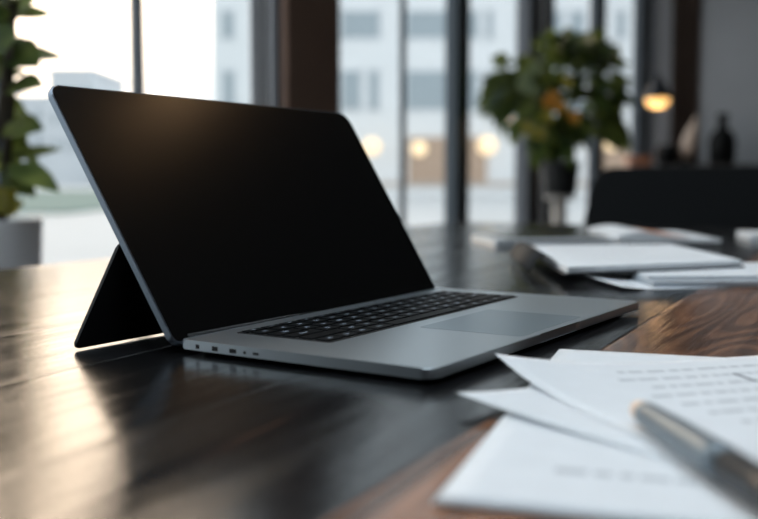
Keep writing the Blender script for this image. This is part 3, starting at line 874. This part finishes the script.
tube(bm, [(0, 0, hp - .04), bl_(556, 140), bl_(560, 110)], [.018, .015, .010], 8)
for (x, y, dd) in ((520, 95, .1), (600, 80, -.1), (575, 50, .1), (530, 65, -.1), (615, 110, .12)):
    tube(bm, [bl_(558, 135), bl_((558 + x) / 2, (125 + y) / 2 - 4, dd * .5), bl_(x, y, dd)], [.011, .008, .004], 6)
link('trunk', bm, M['stem'], bp2, True)
bm = bmesh.new(); bmd = bmesh.new()
blobs = [(616, 108, 14, 38), (498, 96, 14, 20), (560, 45, 20, 14), (568, 62, 26, 30), (560, 112, 34, 34), (520, 80, 26, 30), (555, 62, 30, 28), (595, 62, 30, 34), (540, 105, 40, 32), (595, 105, 30, 34), (570, 88, 44, 42), (503, 92, 18, 24), (510, 68, 20, 14), (610, 90, 16, 40), (565, 135, 30, 16), (550, 142, 24, 16), (590, 45, 16, 14)]
for q in range(380):
    cx_, cy_, rx_, ry_ = random.choice(blobs)
    a = random.uniform(0, math.tau); rr = math.sqrt(random.random())
    x, y = cx_ + rx_ * rr * math.cos(a), cy_ + ry_ * rr * math.sin(a)
    dd = random.uniform(-.28, .28)
    b = bl_(x, y, dd)
    c = bl_(558, 108)
    o_ = (b - c); o_.normalize()
    L = random.uniform(.09, .16)
    dirv = (o_ + Vector((random.uniform(-.7, .7), random.uniform(-.7, .7), random.uniform(-.8, .25)))).normalized()
    add_leaf(bm if q % 2 else bmd, b - dirv * L * .5, b + dirv * L * .5, random.uniform(.055, .09), Vector((random.uniform(-.4, .4), -.6, .7)), .25)
for (x0, y0, x1, y1) in ((510, 62, 492, 55), (512, 95, 487, 105), (508, 80, 486, 84), (600, 110, 628, 150), (605, 80, 632, 100), (590, 45, 602, 24), (556, 48, 548, 26), (600, 60, 626, 66), (520, 115, 512, 142), (615, 120, 622, 142)):
    add_leaf(bm, bl_(x0, y0), bl_(x1, y1), .085, Vector((0, -.7, .6)), .12)
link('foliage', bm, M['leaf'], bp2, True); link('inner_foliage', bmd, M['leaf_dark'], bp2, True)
bm = bmesh.new()
for (x, y) in ((553, 96), (560, 106), (548, 102), (574, 116)): add_leaf(bm, bl_(x - 4, y - 6, -.34), bl_(x + 4, y + 7, -.36), .06, Vector((0, -1, .2)), .05)
link('orange_leaves', bm, M['leaf_or'], bp2, True)['label'] = 'orange leaves'
bm = bmesh.new()
for (x, y) in ((547, 117), (532, 132), (540, 134), (526, 128), (566, 82)): add_leaf(bm, bl_(x - 4, y - 7, -.34), bl_(x + 4, y + 6, -.36), .06, Vector((0, -1, .2)), .05)
link('yellow_leaves', bm, M['leaf_yel'], bp2, True)['label'] = 'yellow-green leaves'
bm = bmesh.new()
for (x, y) in ((526, 78), (530, 88), (522, 86), (588, 108), (534, 68)): add_leaf(bm, bl_(x - 4, y - 7, -.34), bl_(x + 4, y + 7, -.36), .06, Vector((0, -1, .2)), .05)
link('pale_leaves', bm, M['leaf_pale'], bp2, True)['label'] = 'pale grey-green leaves'

# ------------------------------------------------------------------ far end: sideboard, ornaments, pendant, curtain
SB0, SB1 = 8.30, 8.80
ztop = at_d(700, 165, 8.2).z
sb = empty('sideboard', RP((SB0 + SB1) / 2, 0, 0), RA); tag(sb, 'dark sideboard along the far grey wall behind the black chair', 'sideboard')
bm = bmesh.new(); add_box(bm, (-.25, -2.0, .10), (.25, 1.74, ztop - .03), .004); link('carcass', bm, M['sideboard'], sb)
bm = bmesh.new(); add_box(bm, (-.265, -2.02, ztop - .03), (.26, 1.76, ztop), .004); link('top', bm, M['sideboard'], sb)
for j in range(4):
    y0 = -2.0 + j * .935
    bm = bmesh.new(); add_box(bm, (-.268, y0 + .006, .12), (-.25, y0 + .929, ztop - .04), .003); d_ = link('door', bm, M['sideboard'], sb)
    bm = bmesh.new(); tube(bm, [(-.285, y0 + .87, .55), (-.285, y0 + .87, .75)], .006, 8); link('handle', bm, M['chair_metal'], d_)
for x, y in ((-.2, -1.9), (-.2, 1.64), (.2, -1.9), (.2, 1.64)):
    bm = bmesh.new(); add_box(bm, (x - .02, y - .02, 0), (x + .02, y + .02, .1)); link('leg', bm, M['frame'], sb)
def on_board(x, s=8.5):
    a = (x - 379) / F_PX; d = s / (T.x * a + T.y)
    return Vector((a * d, d, ztop + .0005)), d / F_PX
p, u_ = on_board(720); u_ *= 1.08
vz = empty('vase', p); tag(vz, 'black bottle vase with a narrow neck on the sideboard', 'vase')
bm = bmesh.new(); lathe(bm, [(9 * u_, 0), (12 * u_, 2 * u_), (12.5 * u_, 22 * u_), (10 * u_, 29 * u_), (5 * u_, 33 * u_), (4.2 * u_, 40 * u_), (5.5 * u_, 47 * u_), (4.2 * u_, 47 * u_), (3.4 * u_, 41 * u_)], 28); link('body', bm, M['vase'], vz, True)
p, u_ = on_board(665)
bw = empty('bowl', p); tag(bw, 'dark round pot standing left of the tan ornament on the sideboard', 'pot')
bm = bmesh.new(); lathe(bm, [(6 * u_, 0), (10 * u_, 4 * u_), (11.5 * u_, 12 * u_), (9 * u_, 19 * u_), (7.5 * u_, 20 * u_), (8 * u_, 14 * u_)], 28); link('body', bm, M['vase'], bw, True)
p, u_ = on_board(683, 8.6)
ov = empty('ornament', p); tag(ov, 'tan teardrop ornament leaning between the dark pot and the black vase', 'ornament')
Mo = Matrix.Rotation(.22, 4, 'Y')
bm = bmesh.new(); lathe(bm, [(4 * u_, 0), (7 * u_, 2 * u_), (5 * u_, 6 * u_)], 24); link('foot', bm, M['vase'], ov, True)
bm = bmesh.new(); lathe(bm, [(2 * u_, 6 * u_), (7 * u_, 14 * u_), (8 * u_, 24 * u_), (6 * u_, 34 * u_), (3 * u_, 42 * u_), (1.2 * u_, 50 * u_)], 24, Mo); link('body', bm, M['tan'], ov, True)
p, u_ = on_board(637, 8.5)
bm = bmesh.new(); add_box(bm, (-12 * u_, -.08, 0), (11 * u_, .08, 9 * u_), .006); 
o = link('box', bm, M['copper_box'], None, False, p); tag(o, 'small copper-coloured box at the window end of the sideboard', 'box')
# pendant lamp
def pendant(p, u, label, bulb, watt, r0=14.5, name='pendant_lamp'):
    t = empty(name, p); tag(t, label, 'pendant lamp')
    bm = bmesh.new(); lathe(bm, [(r0 * u, 0), (r0 * .95 * u, 1 * u), (r0 * .62 * u, 12 * u), (r0 * .25 * u, 20 * u), (r0 * .12 * u, 24 * u), (r0 * .11 * u, 24 * u), (r0 * .22 * u, 19.2 * u), (r0 * .58 * u, 11.4 * u), (r0 * .90 * u, .8 * u)], 32, None, False)
    link('shade', bm, M['shade'], t, True)
    bm = bmesh.new(); lathe(bm, [(.3 * u, -8.5 * u), (6 * u, -8.0 * u), (10.2 * u, -5.5 * u), (r0 * .80 * u, -2.0 * u), (r0 * .80 * u, 0), (8 * u, 4 * u), (3 * u, 8 * u), (.3 * u, 9 * u)], 28)
    link('diffuser', bm, bulb, t, True)
    bm = bmesh.new(); tube(bm, [(0, 0, 23.5 * u), (0, 0, H_CEIL - .02 - p.z)], .004, 6); link('cord', bm, M['shade'], t)
    bm = bmesh.new(); lathe(bm, [(.05, H_CEIL - .025 - p.z), (.05, H_CEIL - p.z)], 20); link('canopy', bm, M['shade'], t)
    if watt:
        l = bpy.data.lights.new('lamp_light', 'POINT'); l.energy = watt; l.color = (1.0, .62, .32); l.shadow_soft_size = .05
        ob = bpy.data.objects.new('lamp_light', l); COL.objects.link(ob); ob.parent = t; ob.location = (0, 0, -13 * u)
    return t
pp = at_d(657.5, 99, 6.8)
pendant(pp, 6.8 / F_PX, 'small glowing pendant lamp with dark cone shade near the far wall', M['bulb'], 1.5)
# unseen pendant added over the table for the warm glow on the screen
pendant(Vector((1.03, 2.0, 2.5)), .005, 'warm pendant lamp hanging over the table above the frame', M['bulb2'], 2)
# curtain
bm = bmesh.new()
c0, c1 = on_board(668, 9.115)[0], on_board(695, 9.115)[0]
n = 40; rows_ = []
for i in range(n + 1):
    p = c0.lerp(c1, i / n); off = .018 * math.sin(i / n * math.tau * 5)
    q = p + T * off
    rows_.append((bm.verts.new((q.x, q.y, .03)), bm.verts.new((q.x, q.y, 2.92))))
for a, b in zip(rows_, rows_[1:]): bm.faces.new((a[0], b[0], b[1], a[1]))
bmesh.ops.solidify(bm, geom=bm.faces[:], thickness=.006)
o = link('curtain', bm, M['curtain'], None, True); tag(o, 'narrow brown curtain hanging on the far wall right of the lamp', 'curtain')
